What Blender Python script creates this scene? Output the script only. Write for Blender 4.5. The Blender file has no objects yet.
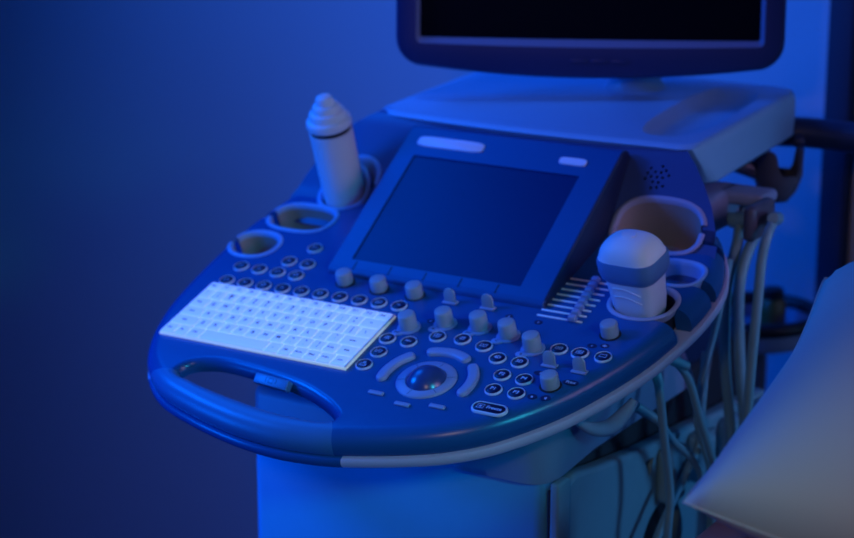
import bpy, bmesh, math, random
from mathutils import Vector, Matrix, Euler
from mathutils.geometry import interpolate_bezier

random.seed(7)
SC = bpy.context.scene
COL = SC.collection
PI = math.pi
TILT = math.radians(18.497)           # tilt of the control panel
TOUCH = math.radians(35.87)           # tilt of the touch screen
OFF = Vector((0.07, -0.30, 1.02))     # trackball centre above the machine's base

# ------------------------------------------------------------------ materials
def mat(name, col, rough=0.5, metal=0.0, noise=0.0, nscale=60, bump=0.0, bscale=400, coat=0.0,
        emit=None, estr=0.0, trans=0.0, spec=0.5, sheen=0.0):
    m = bpy.data.materials.new(name); m.use_nodes = True
    nt = m.node_tree; b = nt.nodes['Principled BSDF']
    b.inputs['Base Color'].default_value = (*col, 1)
    b.inputs['Roughness'].default_value = rough
    b.inputs['Metallic'].default_value = metal
    b.inputs['Coat Weight'].default_value = coat
    b.inputs['Specular IOR Level'].default_value = spec
    b.inputs['Transmission Weight'].default_value = trans
    b.inputs['Sheen Weight'].default_value = sheen
    if emit:
        b.inputs['Emission Color'].default_value = (*emit, 1)
        b.inputs['Emission Strength'].default_value = estr
    tc = nt.nodes.new('ShaderNodeTexCoord')
    if noise:
        n = nt.nodes.new('ShaderNodeTexNoise'); n.inputs['Scale'].default_value = nscale
        n.inputs['Detail'].default_value = 4
        mx = nt.nodes.new('ShaderNodeMix'); mx.data_type = 'RGBA'
        mx.inputs['A'].default_value = (*[c * (1 - noise) for c in col], 1)
        mx.inputs['B'].default_value = (*[min(1, c * (1 + noise)) for c in col], 1)
        nt.links.new(tc.outputs['Object'], n.inputs['Vector'])
        nt.links.new(n.outputs['Fac'], mx.inputs['Factor'])
        nt.links.new(mx.outputs['Result'], b.inputs['Base Color'])
    if bump:
        n2 = nt.nodes.new('ShaderNodeTexNoise'); n2.inputs['Scale'].default_value = bscale
        bp = nt.nodes.new('ShaderNodeBump'); bp.inputs['Strength'].default_value = bump
        bp.inputs['Distance'].default_value = 0.002
        nt.links.new(tc.outputs['Object'], n2.inputs['Vector'])
        nt.links.new(n2.outputs['Fac'], bp.inputs['Height'])
        nt.links.new(bp.outputs['Normal'], b.inputs['Normal'])
    return m

M = dict(
    panel=mat('panel_blue_plastic', (0.010, 0.092, 0.29), 0.27, noise=0.04, bump=0.03, bscale=900),
    fascia=mat('fascia_blue_plastic', (0.045, 0.080, 0.22), 0.33, noise=0.04, bump=0.03, bscale=900),
    grip=mat('grip_soft_plastic', (0.05, 0.17, 0.36), 0.36, noise=0.04, bump=0.04, bscale=900),
    bezel=mat('touch_bezel_plastic', (0.008, 0.070, 0.25), 0.4, noise=0.03),
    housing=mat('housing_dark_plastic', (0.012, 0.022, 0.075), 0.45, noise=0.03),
    trim=mat('pale_trim_plastic', (0.56, 0.48, 0.68), 0.42, noise=0.03),
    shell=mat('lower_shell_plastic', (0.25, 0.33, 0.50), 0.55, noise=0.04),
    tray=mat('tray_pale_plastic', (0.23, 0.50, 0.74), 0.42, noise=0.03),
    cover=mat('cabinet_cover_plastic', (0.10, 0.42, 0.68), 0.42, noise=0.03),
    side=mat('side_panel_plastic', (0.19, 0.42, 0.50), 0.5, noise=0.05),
    dark=mat('dark_gap_plastic', (0.012, 0.012, 0.022), 0.6),
    knob=mat('knob_grey_plastic', (0.30, 0.34, 0.42), 0.45, noise=0.03),
    knob_skirt=mat('knob_skirt_plastic', (0.20, 0.30, 0.56), 0.35),
    btn=mat('button_pale_plastic', (0.27, 0.32, 0.52), 0.38, noise=0.03),
    btn_ring=mat('button_ring_plastic', (0.58, 0.66, 0.82), 0.28),
    btn_face=mat('button_dark_face', (0.006, 0.007, 0.05), 0.35),
    legend=mat('pale_legend_ink', (0.55, 0.62, 0.85), 0.5),
    mark=mat('dark_marking_ink', (0.008, 0.012, 0.07), 0.5),
    ink=mat('key_legend_ink', (0.01, 0.015, 0.07), 0.5),
    key=mat('backlit_key_plastic', (0.88, 0.90, 0.95), 0.35, emit=(0.30, 0.45, 0.85), estr=0.38),
    kbase=mat('keyboard_backlight_base', (0.75, 0.80, 0.70), 0.5, emit=(0.60, 0.70, 0.62), estr=0.3),
    kedge=mat('keyboard_edge_plastic', (0.62, 0.68, 0.72), 0.3),
    glass=mat('touch_glass', (0.002, 0.012, 0.10), 0.34, spec=0.28),
    mglass=mat('monitor_glass', (0.003, 0.003, 0.006), 0.12, spec=0.3),
    mbez=mat('monitor_bezel_plastic', (0.008, 0.026, 0.11), 0.35, noise=0.03),
    mlip=mat('monitor_inner_lip', (0.20, 0.21, 0.33), 0.4),
    label=mat('pale_plate_plastic', (0.60, 0.66, 0.85), 0.4, emit=(0.15, 0.30, 0.9), estr=0.06),
    ball=mat('trackball_resin', (0.03, 0.06, 0.20), 0.27, coat=0.0, spec=0.9),
    chrome=mat('slider_metal', (0.93, 0.95, 0.98), 0.22, spec=.8),
    rim=mat('holder_rim_plastic', (0.24, 0.40, 0.66), 0.42),
    rimlilac=mat('holder_rim_lilac', (0.36, 0.36, 0.50), 0.5),
    cup=mat('holder_cup_plastic', (0.36, 0.28, 0.25), 0.6, noise=0.05),
    white=mat('white_plastic', (0.72, 0.74, 0.80), 0.42, noise=0.02),
    probe=mat('probe_body_plastic', (0.62, 0.66, 0.76), 0.42, noise=0.02),
    lens=mat('probe_lens_rubber', (0.66, 0.68, 0.74), 0.5, noise=0.02),
    band=mat('probe_band_plastic', (0.09, 0.20, 0.40), 0.38),
    cable=mat('cable_grey_rubber', (0.17, 0.38, 0.46), 0.5, noise=0.05, nscale=30),
    hook=mat('dark_grey_plastic', (0.09, 0.10, 0.14), 0.4, noise=0.05),
    pipe=mat('dark_blue_tube', (0.02, 0.04, 0.12), 0.45),
    wall=mat('wall_paint', (0.52, 0.54, 0.66), 0.85, noise=0.03, nscale=3, bump=0.05, bscale=60),
    frame=mat('door_frame_paint', (0.02, 0.03, 0.07), 0.6),
    door=mat('door_leaf_laminate', (0.60, 0.54, 0.46), 0.7, noise=0.06, nscale=8),
    floor=mat('floor_vinyl', (0.22, 0.24, 0.30), 0.5, noise=0.12, nscale=14),
    ceil=mat('ceiling_paint', (0.6, 0.6, 0.65), 0.9, noise=0.02),
    pillow=mat('pillow_vinyl', (0.50, 0.44, 0.36), 0.58, noise=0.04, nscale=5, bump=0.12, bscale=25),
    mattress=mat('couch_upholstery', (0.66, 0.22, 0.11), 0.5, noise=0.08, nscale=30),
    couch=mat('couch_frame_paint', (0.05, 0.06, 0.16), 0.5),
    black=mat('black_rubber', (0.006, 0.006, 0.008), 0.5),
    amber=mat('amber_plastic', (0.16, 0.10, 0.02), 0.4),
    trolley=mat('trolley_paint', (0.18, 0.26, 0.40), 0.5),
)

# ------------------------------------------------------------------ helpers
def link_mesh(name, me, parent=None, loc=(0, 0, 0), rot=(0, 0, 0)):
    o = bpy.data.objects.new(name, me); COL.objects.link(o)
    o.location = loc; o.rotation_euler = rot
    if parent: o.parent = parent
    return o

def finish(bm, mats, smooth=True, angle=40, name='mesh'):
    bmesh.ops.recalc_face_normals(bm, faces=bm.faces[:])
    me = bpy.data.meshes.new(name)
    bm.to_mesh(me); bm.free()
    for m in (mats if isinstance(mats, (list, tuple)) else [mats]): me.materials.append(m)
    if smooth:
        for p in me.polygons: p.use_smooth = True
        me.set_sharp_from_angle(angle=math.radians(angle))
    return me

def obj(name, bm, mats, parent=None, loc=(0, 0, 0), rot=(0, 0, 0), smooth=True, angle=40):
    return link_mesh(name, finish(bm, mats, smooth, angle, name), parent, loc, rot)

def tag(o, label=None, cat=None, group=None, kind=None):
    if label: o['label'] = label
    if cat: o['category'] = cat
    if group: o['group'] = group
    if kind: o['kind'] = kind
    return o

def thing(name, label, cat, loc=(0, 0, 0), rot=(0, 0, 0), group=None):
    o = bpy.data.objects.new(name, None); COL.objects.link(o)
    o.location = loc; o.rotation_euler = rot; o.empty_display_size = 0.05
    return tag(o, label, cat, group)

def copy_tree(o, parent=None):
    c = o.copy(); COL.objects.link(c); c.parent = parent
    for ch in list(o.children): copy_tree(ch, c)
    return c

def evaluated(o, drop=True):
    dg = bpy.context.evaluated_depsgraph_get(); dg.update()
    me = bpy.data.meshes.new_from_object(o.evaluated_get(dg), preserve_all_data_layers=True, depsgraph=dg)
    if drop: bpy.data.objects.remove(o)
    return me

def boolean(bm, mats, cuts, op='DIFFERENCE'):
    """cuts: list of bmeshes; returns a mesh"""
    o = link_mesh('tmp', finish(bm, mats, False))
    cs = []
    for c in cuts:
        co = link_mesh('tmp_cut', finish(c, [], False)); cs.append(co)
        md = o.modifiers.new('b', 'BOOLEAN'); md.operation = op; md.object = co; md.solver = 'EXACT'
    me = evaluated(o)
    for c in cs: bpy.data.objects.remove(c)
    return me

def weighted(me, angle=35, bevel=0):
    for p in me.polygons: p.use_smooth = True
    me.set_sharp_from_angle(angle=math.radians(angle))
    o = link_mesh('tmp', me)
    if bevel:
        b = o.modifiers.new('v', 'BEVEL'); b.width = bevel; b.segments = 3; b.limit_method = 'ANGLE'
        b.angle_limit = math.radians(angle); b.harden_normals = False
    w = o.modifiers.new('w', 'WEIGHTED_NORMAL'); w.keep_sharp = True; w.weight = 90
    return evaluated(o)

def bevel_sharp(bm, w, seg=3, ang=30):
    bm.normal_update()
    es = [e for e in bm.edges if len(e.link_faces) == 2 and e.calc_face_angle(0) > math.radians(ang)]
    bmesh.ops.bevel(bm, geom=es, offset=w, segments=seg, affect='EDGES', profile=0.5, clamp_overlap=True)

def box(bm, x0, x1, y0, y1, z0, z1, bev=0, seg=3, mi=0):
    t = bmesh.new()
    bmesh.ops.create_cube(t, size=1)
    for v in t.verts:
        v.co = Vector((x0 + (v.co.x + .5) * (x1 - x0), y0 + (v.co.y + .5) * (y1 - y0), z0 + (v.co.z + .5) * (z1 - z0)))
    if bev: bmesh.ops.bevel(t, geom=t.edges[:], offset=bev, segments=seg, affect='EDGES', profile=0.5)
    merge(bm, t, mi=mi)

def merge(bm, t, mtx=None, mi=None):
    vs = {}
    for v in t.verts: vs[v] = bm.verts.new(mtx @ v.co if mtx else v.co)
    for f in t.faces:
        try:
            nf = bm.faces.new([vs[v] for v in f.verts]); nf.material_index = f.material_index if mi is None else mi
        except ValueError: pass
    t.free()

def lathe(bm, prof, n=32, mi=0, cap0=True, cap1=True, mtx=None, ax=1.0, ay=1.0):
    rings = []
    for r, z in prof:
        ring = []
        for k in range(n):
            a = 2 * PI * k / n
            p = Vector((r * ax * math.cos(a), r * ay * math.sin(a), z))
            ring.append(bm.verts.new(mtx @ p if mtx else p))
        rings.append(ring)
    for a, b in zip(rings, rings[1:]):
        for k in range(n):
            f = bm.faces.new((a[k], a[(k + 1) % n], b[(k + 1) % n], b[k])); f.material_index = mi
    if cap0: f = bm.faces.new(rings[0][::-1]); f.material_index = mi
    if cap1: f = bm.faces.new(rings[-1]); f.material_index = mi
    return rings

def loft(bm, rings, mi=0, cap0=True, cap1=True, closed=True):
    vs = [[bm.verts.new(p) for p in r] for r in rings]
    n = len(vs[0])
    for a, b in zip(vs, vs[1:]):
        for k in range(n if closed else n - 1):
            f = bm.faces.new((a[k], a[(k + 1) % n], b[(k + 1) % n], b[k])); f.material_index = mi
    if cap0: bm.faces.new(vs[0][::-1]).material_index = mi
    if cap1: bm.faces.new(vs[-1]).material_index = mi
    return vs

def catmull(pts, per=8, closed=True):
    pts = [Vector(p) for p in pts]; n = len(pts); out = []
    for i in range(n if closed else n - 1):
        if closed: a, b, c, d = pts[i - 1], pts[i], pts[(i + 1) % n], pts[(i + 2) % n]
        else:
            b, c = pts[i], pts[i + 1]
            a = pts[i - 1] if i else b * 2 - c
            d = pts[i + 2] if i + 2 < n else c * 2 - b
        for k in range(per):
            t = k / per
            out.append(0.5 * ((2 * b) + (c - a) * t + (2 * a - 5 * b + 4 * c - d) * t * t + (3 * b - a - 3 * c + d) * t ** 3))
    if not closed: out.append(pts[-1])
    return out

def resample(pts, n, closed=True):
    P = pts + [pts[0]] if closed else pts
    L = [0]
    for a, b in zip(P, P[1:]): L.append(L[-1] + (b - a).length)
    out = []; j = 0
    for k in range(n):
        s = L[-1] * k / (n if closed else n - 1)
        while j < len(L) - 2 and L[j + 1] < s: j += 1
        u = (s - L[j]) / max(1e-9, L[j + 1] - L[j]); out.append(P[j].lerp(P[j + 1], u))
    return out

def offset2d(pts, d):
    """offset a closed counter-clockwise 2D loop inwards by d (negative: outwards)"""
    n = len(pts); out = []
    for i in range(n):
        t = (pts[(i + 1) % n] - pts[i - 1]); t = Vector((t[0], t[1])).normalized()
        out.append(Vector((pts[i][0] - t.y * d, pts[i][1] + t.x * d)))
    return out

def area2(pts): return sum(a[0] * b[1] - a[1] * b[0] for a, b in zip(pts, pts[1:] + pts[:1])) / 2
def ccw(pts): return pts if area2(pts) > 0 else pts[::-1]

def tube(bm, pts, r, n=12, mi=0, closed=False, flat=1.0, up=None):
    rings = []
    pts = [Vector(p) for p in pts]; m = len(pts)
    prev = None
    for i in range(m):
        if closed: t = pts[(i + 1) % m] - pts[i - 1]
        else: t = pts[min(i + 1, m - 1)] - pts[max(i - 1, 0)]
        t.normalize()
        ref = up or prev or (Vector((0, 0, 1)) if abs(t.z) < .9 else Vector((1, 0, 0)))
        a = (ref - t * ref.dot(t)).normalized(); b = t.cross(a); prev = a
        rr = r[i] if isinstance(r, (list, tuple)) else r
        rings.append([pts[i] + a * rr * flat * math.sin(2 * PI * k / n) + b * rr * math.cos(2 * PI * k / n) for k in range(n)])
    if closed: rings.append(rings[0])
    vs = loft(bm, rings, mi, not closed, not closed)
    if closed: bmesh.ops.remove_doubles(bm, verts=bm.verts[:], dist=1e-6)
    return vs

_txt = {}
def text_mesh(s, size):
    if (s, size) not in _txt:
        c = bpy.data.curves.new('t', 'FONT'); c.body = s; c.size = size
        c.align_x = 'CENTER'; c.align_y = 'CENTER'; c.resolution_u = 2; c.offset = size * .03
        o = bpy.data.objects.new('t', c); COL.objects.link(o)
        dg = bpy.context.evaluated_depsgraph_get(); dg.update()
        me = bpy.data.meshes.new_from_object(o.evaluated_get(dg), depsgraph=dg)
        bpy.data.objects.remove(o); _txt[(s, size)] = me
    return _txt[(s, size)]

def add_text(bm, s, size, x, y, z, mi, rot=0):
    t = bmesh.new(); t.from_mesh(text_mesh(s, size))
    merge(bm, t, Matrix.Translation((x, y, z)) @ Matrix.Rotation(rot, 4, 'Z'), mi)

def strip(bm, pts, w, z, mi, closed=False):
    """flat line of width w through 2D points"""
    pts = [Vector(p) for p in pts]; m = len(pts); L = []; R = []
    for i in range(m):
        t = (pts[(i + 1) % m] - pts[i - 1]) if closed else (pts[min(i + 1, m - 1)] - pts[max(i - 1, 0)])
        t.normalize(); nn = Vector((-t.y, t.x)) * w / 2
        L.append(bm.verts.new((*(pts[i] + nn), z))); R.append(bm.verts.new((*(pts[i] - nn), z)))
    for i in range(m if closed else m - 1):
        j = (i + 1) % m
        bm.faces.new((R[i], R[j], L[j], L[i])).material_index = mi

def pl(u, v, h=0.0):
    return OFF + Vector((u, v * math.cos(TILT) - h * math.sin(TILT), v * math.sin(TILT) + h * math.cos(TILT)))
PROT = (TILT, 0, 0)
def MW(x, y, z): return Vector((x, y, z)) + OFF

# ------------------------------------------------------------------ the room
def struct(name, bm, m, **k): return tag(obj(name, bm, m, **k), kind='structure')
WALL_Y = 1.02 + OFF.y
b = bmesh.new(); box(b, -3.2, 0.10, WALL_Y, WALL_Y + .12, 0, 2.7); struct('wall_back', b, M['wall'], smooth=False)
b = bmesh.new(); box(b, 1.05, 3.2, WALL_Y, WALL_Y + .12, 0, 2.7); struct('wall_right', b, M['wall'], smooth=False)
b = bmesh.new(); box(b, 0.10, 1.05, WALL_Y, WALL_Y + .12, 2.12, 2.7); struct('wall_above', b, M['wall'], smooth=False)
b = bmesh.new(); box(b, -3.32, -3.2, -4.0, WALL_Y + .12, 0, 2.7); struct('wall_left', b, M['wall'], smooth=False)
b = bmesh.new(); box(b, -3.4, 3.4, -4.0, WALL_Y + .2, -0.05, 0); struct('floor', b, M['floor'], smooth=False)
b = bmesh.new(); box(b, -3.4, 3.4, -4.0, WALL_Y + .2, 2.7, 2.75); struct('ceiling', b, M['ceil'], smooth=False)
b = bmesh.new()
box(b, 0.10, 0.139, WALL_Y - .03, WALL_Y + .12, 0, 2.12, .006); box(b, .985, 1.05, WALL_Y - .03, WALL_Y + .12, 0, 2.12, .006)
box(b, 0.139, .985, WALL_Y - .03, WALL_Y + .12, 2.055, 2.12, .006); struct('trim_1', b, M['frame'])
b = bmesh.new(); box(b, 0.140, .984, WALL_Y - .012, WALL_Y + .035, 0.004, 2.054, .003)
d = struct('door_1', b, M['door'])
b = bmesh.new(); box(b, -3.2, 0.10, WALL_Y - .014, WALL_Y, 0, .09, .004); struct('baseboard_back', b, M['frame'])

# ------------------------------------------------------------------ the machine
mach = thing('ultrasound_machine', 'grey and blue ultrasound machine with monitor, touch screen and white backlit keyboard', 'ultrasound machine')

OUT = [(-352, 335), (-366, 270), (-374, 214), (-374, 150), (-368, 70), (-356, 16), (-336, -29), (-313, -58), (-278, -82),
       (-231, -98), (-190, -108), (-155, -114), (-115, -117), (-82, -115), (-45, -109), (15, -90), (60, -70), (100, -40), (139, 8),
       (166, 58), (187, 112), (199, 165), (205, 215), (202, 265), (187, 308), (170, 338)]
OUT = [(x / 1000, y / 1000) for x, y in OUT]
base = catmull(OUT, 8, closed=False)
base += [base[-1].lerp(base[0], k / 20) for k in range(1, 20)]
OUTL = ccw(resample(base, 240))
SLOT = [(-268, -62), (-266, -47), (-250, -37), (-222, -33), (-165, -38), (-122, -46), (-86, -60), (-65, -73), (-59, -81),
        (-68, -87), (-85, -89), (-131, -88), (-187, -80), (-228, -72), (-247, -67)]
SLOT = ccw(resample(catmull([(x / 1000, y / 1000) for x, y in SLOT], 10), 96))

def slab():
    bm = bmesh.new()
    R, N, bot = 0.017, 8, -0.026
    lv = []
    for k in range(N + 1):
        a = PI / 2 * k / N
        lv.append((R * (1 - math.sin(a)), -R * (1 - math.cos(a))))
    lv.append((0.0, -0.022)); lv.append((0.002, bot))
    o = [[Vector((p.x, p.y, h)) for p in offset2d(OUTL, i)] for i, h in lv]
    vo = loft(bm, o, 0, False, False)
    r2 = 0.0085; sl = []
    for k in range(N + 1):
        a = PI / 2 * k / N
        sl.append((-r2 * (1 - math.sin(a)), -r2 * 1.3 * (1 - math.cos(a))))
    sl.append((0.0, -.0145))
    si = [[Vector((p.x, p.y, h)) for p in offset2d(SLOT, i)] for i, h in sl]
    vi = loft(bm, si, 0, False, False)
    for a, c in ((vo[0], vi[0]), (vo[-1], vi[-1])):
        es = []
        for ring in (a, c):
            for k in range(len(ring)):
                es.append(bm.edges.get((ring[k], ring[(k + 1) % len(ring)])))
        bmesh.ops.triangle_fill(bm, use_beauty=True, use_dissolve=False, edges=es)
    return bm

def prism(pts, h0, h1):
    bm = bmesh.new(); loft(bm, [[Vector((p[0], p[1], h0)) for p in pts], [Vector((p[0], p[1], h1)) for p in pts]]); return bm
def ell(cx, cy, a, bb, n=48, p=2.0, rot=0):
    o = []
    for k in range(n):
        t = 2 * PI * k / n; c, s = math.cos(t), math.sin(t)
        x = a * math.copysign(abs(c) ** (2 / p), c); y = bb * math.copysign(abs(s) ** (2 / p), s)
        o.append(Vector((cx + x * math.cos(rot) - y * math.sin(rot), cy + x * math.sin(rot) + y * math.cos(rot))))
    return o
def quad(x0, x1, y0, y1): return [(x0, y0), (x1, y0), (x1, y1), (x0, y1)]

# holders: (name, centre u v, half axes, exponent, slot direction)
HOLD = dict(
    small=(-.334, .179, .029, .025, 2.2), large=(-.311, .244, .041, .027, 2.6), bottle=(-.288, .301, .029, .029, 2.0),
    front=(.1505, .188, .034, .030, 2.2), middle=(.1590, .2475, .030, .0225, 2.6), rear=(.112, .3085, .0495, .0275, 2.7), rearleft=(-.276, .318, .026, .020, 2.2))
GRIP = [(-.40, -.064), (-.295, -.063), (-.262, -.058), (-.20, -.060), (-.12, -.070), (-.063, -.079), (-.050, -.098), (-.036, -.145), (-.20, -.2), (-.40, -.2)]

def cutters():
    cs = []
    for k in ('small', 'large', 'bottle', 'front', 'middle', 'rear'):
        cx, cy, a, bb, p = HOLD[k]; cs.append(prism(ell(cx, cy, a, bb, 48, p), -.2, .2))
    cs.append(prism(quad(-.40, -.355, .174, .190), -.2, .2))
    cs.append(prism(quad(-.40, -.345, .233, .247), -.2, .2))
    cs.append(prism(quad(.17, .24, .160, .186), -.2, .2))
    cs.append(prism(quad(.17, .24, .229, .243), -.2, .2))
    cs.append(prism(quad(.15, .24, .300, .314), -.2, .2))
    return cs

me = boolean(slab(), [M['panel']], cutters() + [prism(ccw([Vector(p) for p in GRIP]), -.3, .3)])
panel = link_mesh('control_panel', weighted(me), mach, OFF, PROT)
me = boolean(slab(), [M['grip']], [prism(ccw([Vector(p) for p in GRIP]), -.3, .3)], 'INTERSECT')
grip = link_mesh('handle_grip', weighted(me), mach, OFF, PROT)
grip['label'] = 'soft lighter blue grip bar of the front handle'

# pale trim that follows the panel's edge
b = bmesh.new()
prof = [(.004, -.0265), (-.0015, -.0275), (-.003, -.030), (-.003, -.0345), (-.001, -.038), (.006, -.0395), (.022, -.0395), (.022, -.0265)]
rings = [[Vector((p.x, p.y, h)) for p in offset2d(OUTL, i)] for i, h in prof]
loft(b, rings + [rings[0]], 0, False, False); bmesh.ops.remove_doubles(b, verts=b.verts[:], dist=1e-6)
me = boolean(b, [M['trim']], [prism([Vector(p) for p in quad(-.45, -.0395, -.2, -.052)], -.3, .3)])
link_mesh('edge_trim', weighted(me), mach, OFF, PROT)
b = bmesh.new()
rings = [[Vector((p.x, p.y, h)) for p in offset2d(OUTL, i)] for i, h in prof]
loft(b, rings + [rings[0]], 0, False, False); bmesh.ops.remove_doubles(b, verts=b.verts[:], dist=1e-6)
me = boolean(b, [M['panel']], [prism([Vector(p) for p in quad(-.45, -.0395, -.2, -.052)], -.3, .3)], 'INTERSECT')
link_mesh('handle_trim', weighted(me), mach, OFF, PROT)

# handle release lever under the keyboard
b = bmesh.new(); box(b, -.023, .023, -.0055, .0055, -.004, .004, .0012)
for s in (-1, 1):
    strip(b, [(s * .006, -.0018), (s * .0075, .001), (s * .006, .0036)], .0009, .00415, 1)
strip(b, [(-.003, -.002), (.003, -.002), (.003, .003), (-.003, .003)], .0009, .00415, 1, True)
lev = obj('release_lever', b, [M['grip'], M['ink']], mach, pl(-.160, -.0430, -.006), (TILT + .62, 0, -.13))

# ---- fascia (sloping shoulder behind the panel, with the speaker and rear holder)
def fascia():
    bm = bmesh.new()
    prof = [(.262, -.020, -.358, .184), (.281, -.006, -.357, .186), (.287, -.0005, -.356, .1865), (.298, .0035, -.353, .184), (.312, .0125, -.349, .178), (.335, .030, -.338, .165),
            (.358, .0475, -.322, .146), (.372, .058, -.305, .132), (.382, .0645, -.29, .121), (.390, .067, -.28, .113), (.40, .067, -.275, .108), (.41, .055, -.275, .104), (.405, .02, -.31, .115), (.385, -.03, -.34, .14), (.30, -.03, -.355, .172)]
    rows = []
    for v, h, x0, x1 in prof:
        rows.append([Vector((x0 + (x1 - x0) * k / 30, v, h)) for k in range(31)])
    vs = [[bm.verts.new(p) for p in r] for r in rows]
    n = len(vs)
    for i in range(n):
        for k in range(30): bm.faces.new((vs[i][k], vs[i][k + 1], vs[(i + 1) % n][k + 1], vs[(i + 1) % n][k]))
    bm.faces.new([r[0] for r in vs]); bm.faces.new([r[-1] for r in vs][::-1])
    bmesh.ops.recalc_face_normals(bm, faces=bm.faces[:])
    bmesh.ops.triangulate(bm, faces=[f for f in bm.faces if len(f.verts) > 4])
    return bm
FC = []
for k in ('rear', 'rearleft', 'bottle'):
    cx, cy, a, bb, p = HOLD[k]; FC.append(prism(ell(cx, cy, a, bb, 64, p), -.2, .2))
FC.append(prism(quad(.15, .24, .300, .314), -.2, .2))
# speaker holes: drilled normal to the slope
sl = math.atan2(.0175, .023)
holes = [(0, 0)] + [(0.0068, a) for a in (0, 60, 120, 180, 240, 300)] + [(0.0135, a + 15) for a in (0, 60, 120, 180, 240, 300)] + [(0.0122, a + 45) for a in (0, 120, 240)]
SPK = (.0935, .3555, .0456)
for r, a in holes:
    c = bmesh.new()
    mt = Matrix.Translation(Vector(SPK)) @ Matrix.Rotation(sl, 4, 'X') @ Matrix.Translation((r * math.cos(math.radians(a)), r * math.sin(math.radians(a)), 0))
    lathe(c, [(.0018, -.006), (.0018, .03)], 10, mtx=mt); FC.append(c)
me = boolean(fascia(), [M['fascia']], FC)
link_mesh('fascia', weighted(me, 30), mach, OFF, PROT)
b = bmesh.new(); lathe(b, [(.019, -.0075), (.019, -.0062)], 32, mtx=Matrix.Translation(Vector(SPK)) @ Matrix.Rotation(sl, 4, 'X'))
spk = obj('speaker_cone', b, M['dark'], mach, OFF, PROT)

def hsurf(v):
    pr = [(-9, 0), (.287, -.0005), (.298, .0035), (.312, .0125), (.335, .030), (.358, .0475), (.372, .058), (.382, .0645), (.39, .067), (.5, .067)]
    for (a, ha), (c, hc) in zip(pr, pr[1:]):
        if a <= v <= c: return ha + (hc - ha) * (v - a) / (c - a)
    return 0

# ---- holders: rim and cup
def holder(kind, rimmat, cupmat, depth=.075, w=.0042, hi=.0022, gap=None, bottom=True, lift=0.0):
    cx, cy, a, bb, p = HOLD[kind]
    N = 72
    path = ell(0, 0, a, bb, N, p)
    o = bpy.data.objects.new('holder', None)
    bm = bmesh.new()
    def ring(off, dh, absolute=None):
        q = offset2d(path, off)
        return [Vector((v.x, v.y, (hsurf(cy + path[i].y) + dh) if absolute is None else absolute)) for i, v in enumerate(q)]
    rr = [ring(.0, -.008), ring(-w * .9, .0), ring(-w, hi * .5), ring(-w * .7, hi), ring(-w * .1, hi * 1.1), ring(.0015, hi * .6), ring(.0018, -.004)]
    if lift: rr = rr
    vs = [[bm.verts.new(v) for v in r] for r in rr]
    skip = set()
    if gap:
        g0, g1 = gap
        for k in range(N):
            ang = (360 * (k + .5) / N) % 360
            if g0 <= ang <= g1 or g0 <= ang + 360 <= g1: skip.add(k)
    for r1, r2 in zip(vs, vs[1:]):
        for k in range(N):
            if k not in skip: bm.faces.new((r1[k], r1[(k + 1) % N], r2[(k + 1) % N], r2[k]))
    for v in [v for v in bm.verts if not v.link_faces]: bm.verts.remove(v)
    rim = obj('probe_holder', bm, rimmat, mach, pl(cx, cy), PROT, angle=60)
    bm = bmesh.new()
    top = ring(.0016, -.002)
    r2 = ring(.004, 0, -depth * .9); r3 = ring(.012, 0, -depth)
    vs = [[bm.verts.new(v) for v in r] for r in (top, r2, r3)]
    for r1, r2 in zip(vs, vs[1:]):
        for k in range(N):
            if k not in skip: bm.faces.new((r1[k], r1[(k + 1) % N], r2[(k + 1) % N], r2[k]))
    if bottom: bm.faces.new(vs[-1])
    obj('cup', bm, cupmat, rim)
    return rim
holder('small', M['rim'], M['cup'], .06, gap=(172, 190))
holder('large', M['rim'], M['cup'], .06, gap=(176, 192))
holder('bottle', M['rim'], M['rim'], .07)
holder('front', M['rimlilac'], M['dark'], .06, w=.0042, gap=(-48, -4), hi=.002)
holder('middle', M['rim'], M['rim'], .06, w=.0035, gap=(-38, -8))
holder('rear', M['rimlilac'], M['cup'], .075, w=.0055, hi=.0025, gap=(-14, 8))
holder('rearleft', M['rim'], M['rim'], .03, w=.004, gap=(148, 345), bottom=False)

# ---- touch screen housing
TB = Vector((0, .1529, .0632)); ct, st = math.cos(TOUCH), math.sin(TOUCH)
def tp(x, w, n=0): return Vector((x, TB.y + w * ct - n * st, TB.z + w * st + n * ct))
b = bmesh.new()
x0, x1 = -.215, .056
side = [(-.014, 0.0), (-.020, -.004), (-.021, -.016), (.0, -.06), (.16, -.15), (.215, -.10), (.212, -.01), (.203, 0.0)]
L = [b.verts.new(tp(x0, w, n)) for w, n in side]; R = [b.verts.new(tp(x1, w, n)) for w, n in side]
for i in range(len(side)):
    j = (i + 1) % len(side); b.faces.new((L[i], L[j], R[j], R[i]))
b.faces.new(L[::-1]); b.faces.new(R)
bmesh.ops.recalc_face_normals(b, faces=b.faces[:])
bevel_sharp(b, .003, 3, 25)
b.normal_update()
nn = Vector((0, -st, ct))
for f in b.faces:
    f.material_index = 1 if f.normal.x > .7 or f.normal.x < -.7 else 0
me = boolean(b, [M['bezel'], M['housing']], [(lambda c: (loft(c, [[tp(x, w, -.0022) for x, w in quad(-.1904, .0206, 0, .1589)], [tp(x, w, .02) for x, w in quad(-.1904, .0206, 0, .1589)]]), c)[1])(bmesh.new())])
hous = link_mesh('touch_screen_housing', weighted(me, 28), mach, OFF)
hous['label'] = 'blue bezel with the tilted touch screen'
b = bmesh.new()
vs = [b.verts.new(tp(x, w, -.0016)) for x, w in quad(-.1902, .0204, .0002, .1587)]; b.faces.new(vs)
vs2 = [b.verts.new(tp(x, w, -.0022)) for x, w in quad(-.1902, .0204, .0002, .1587)]; b.faces.new(vs2[::-1])
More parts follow.
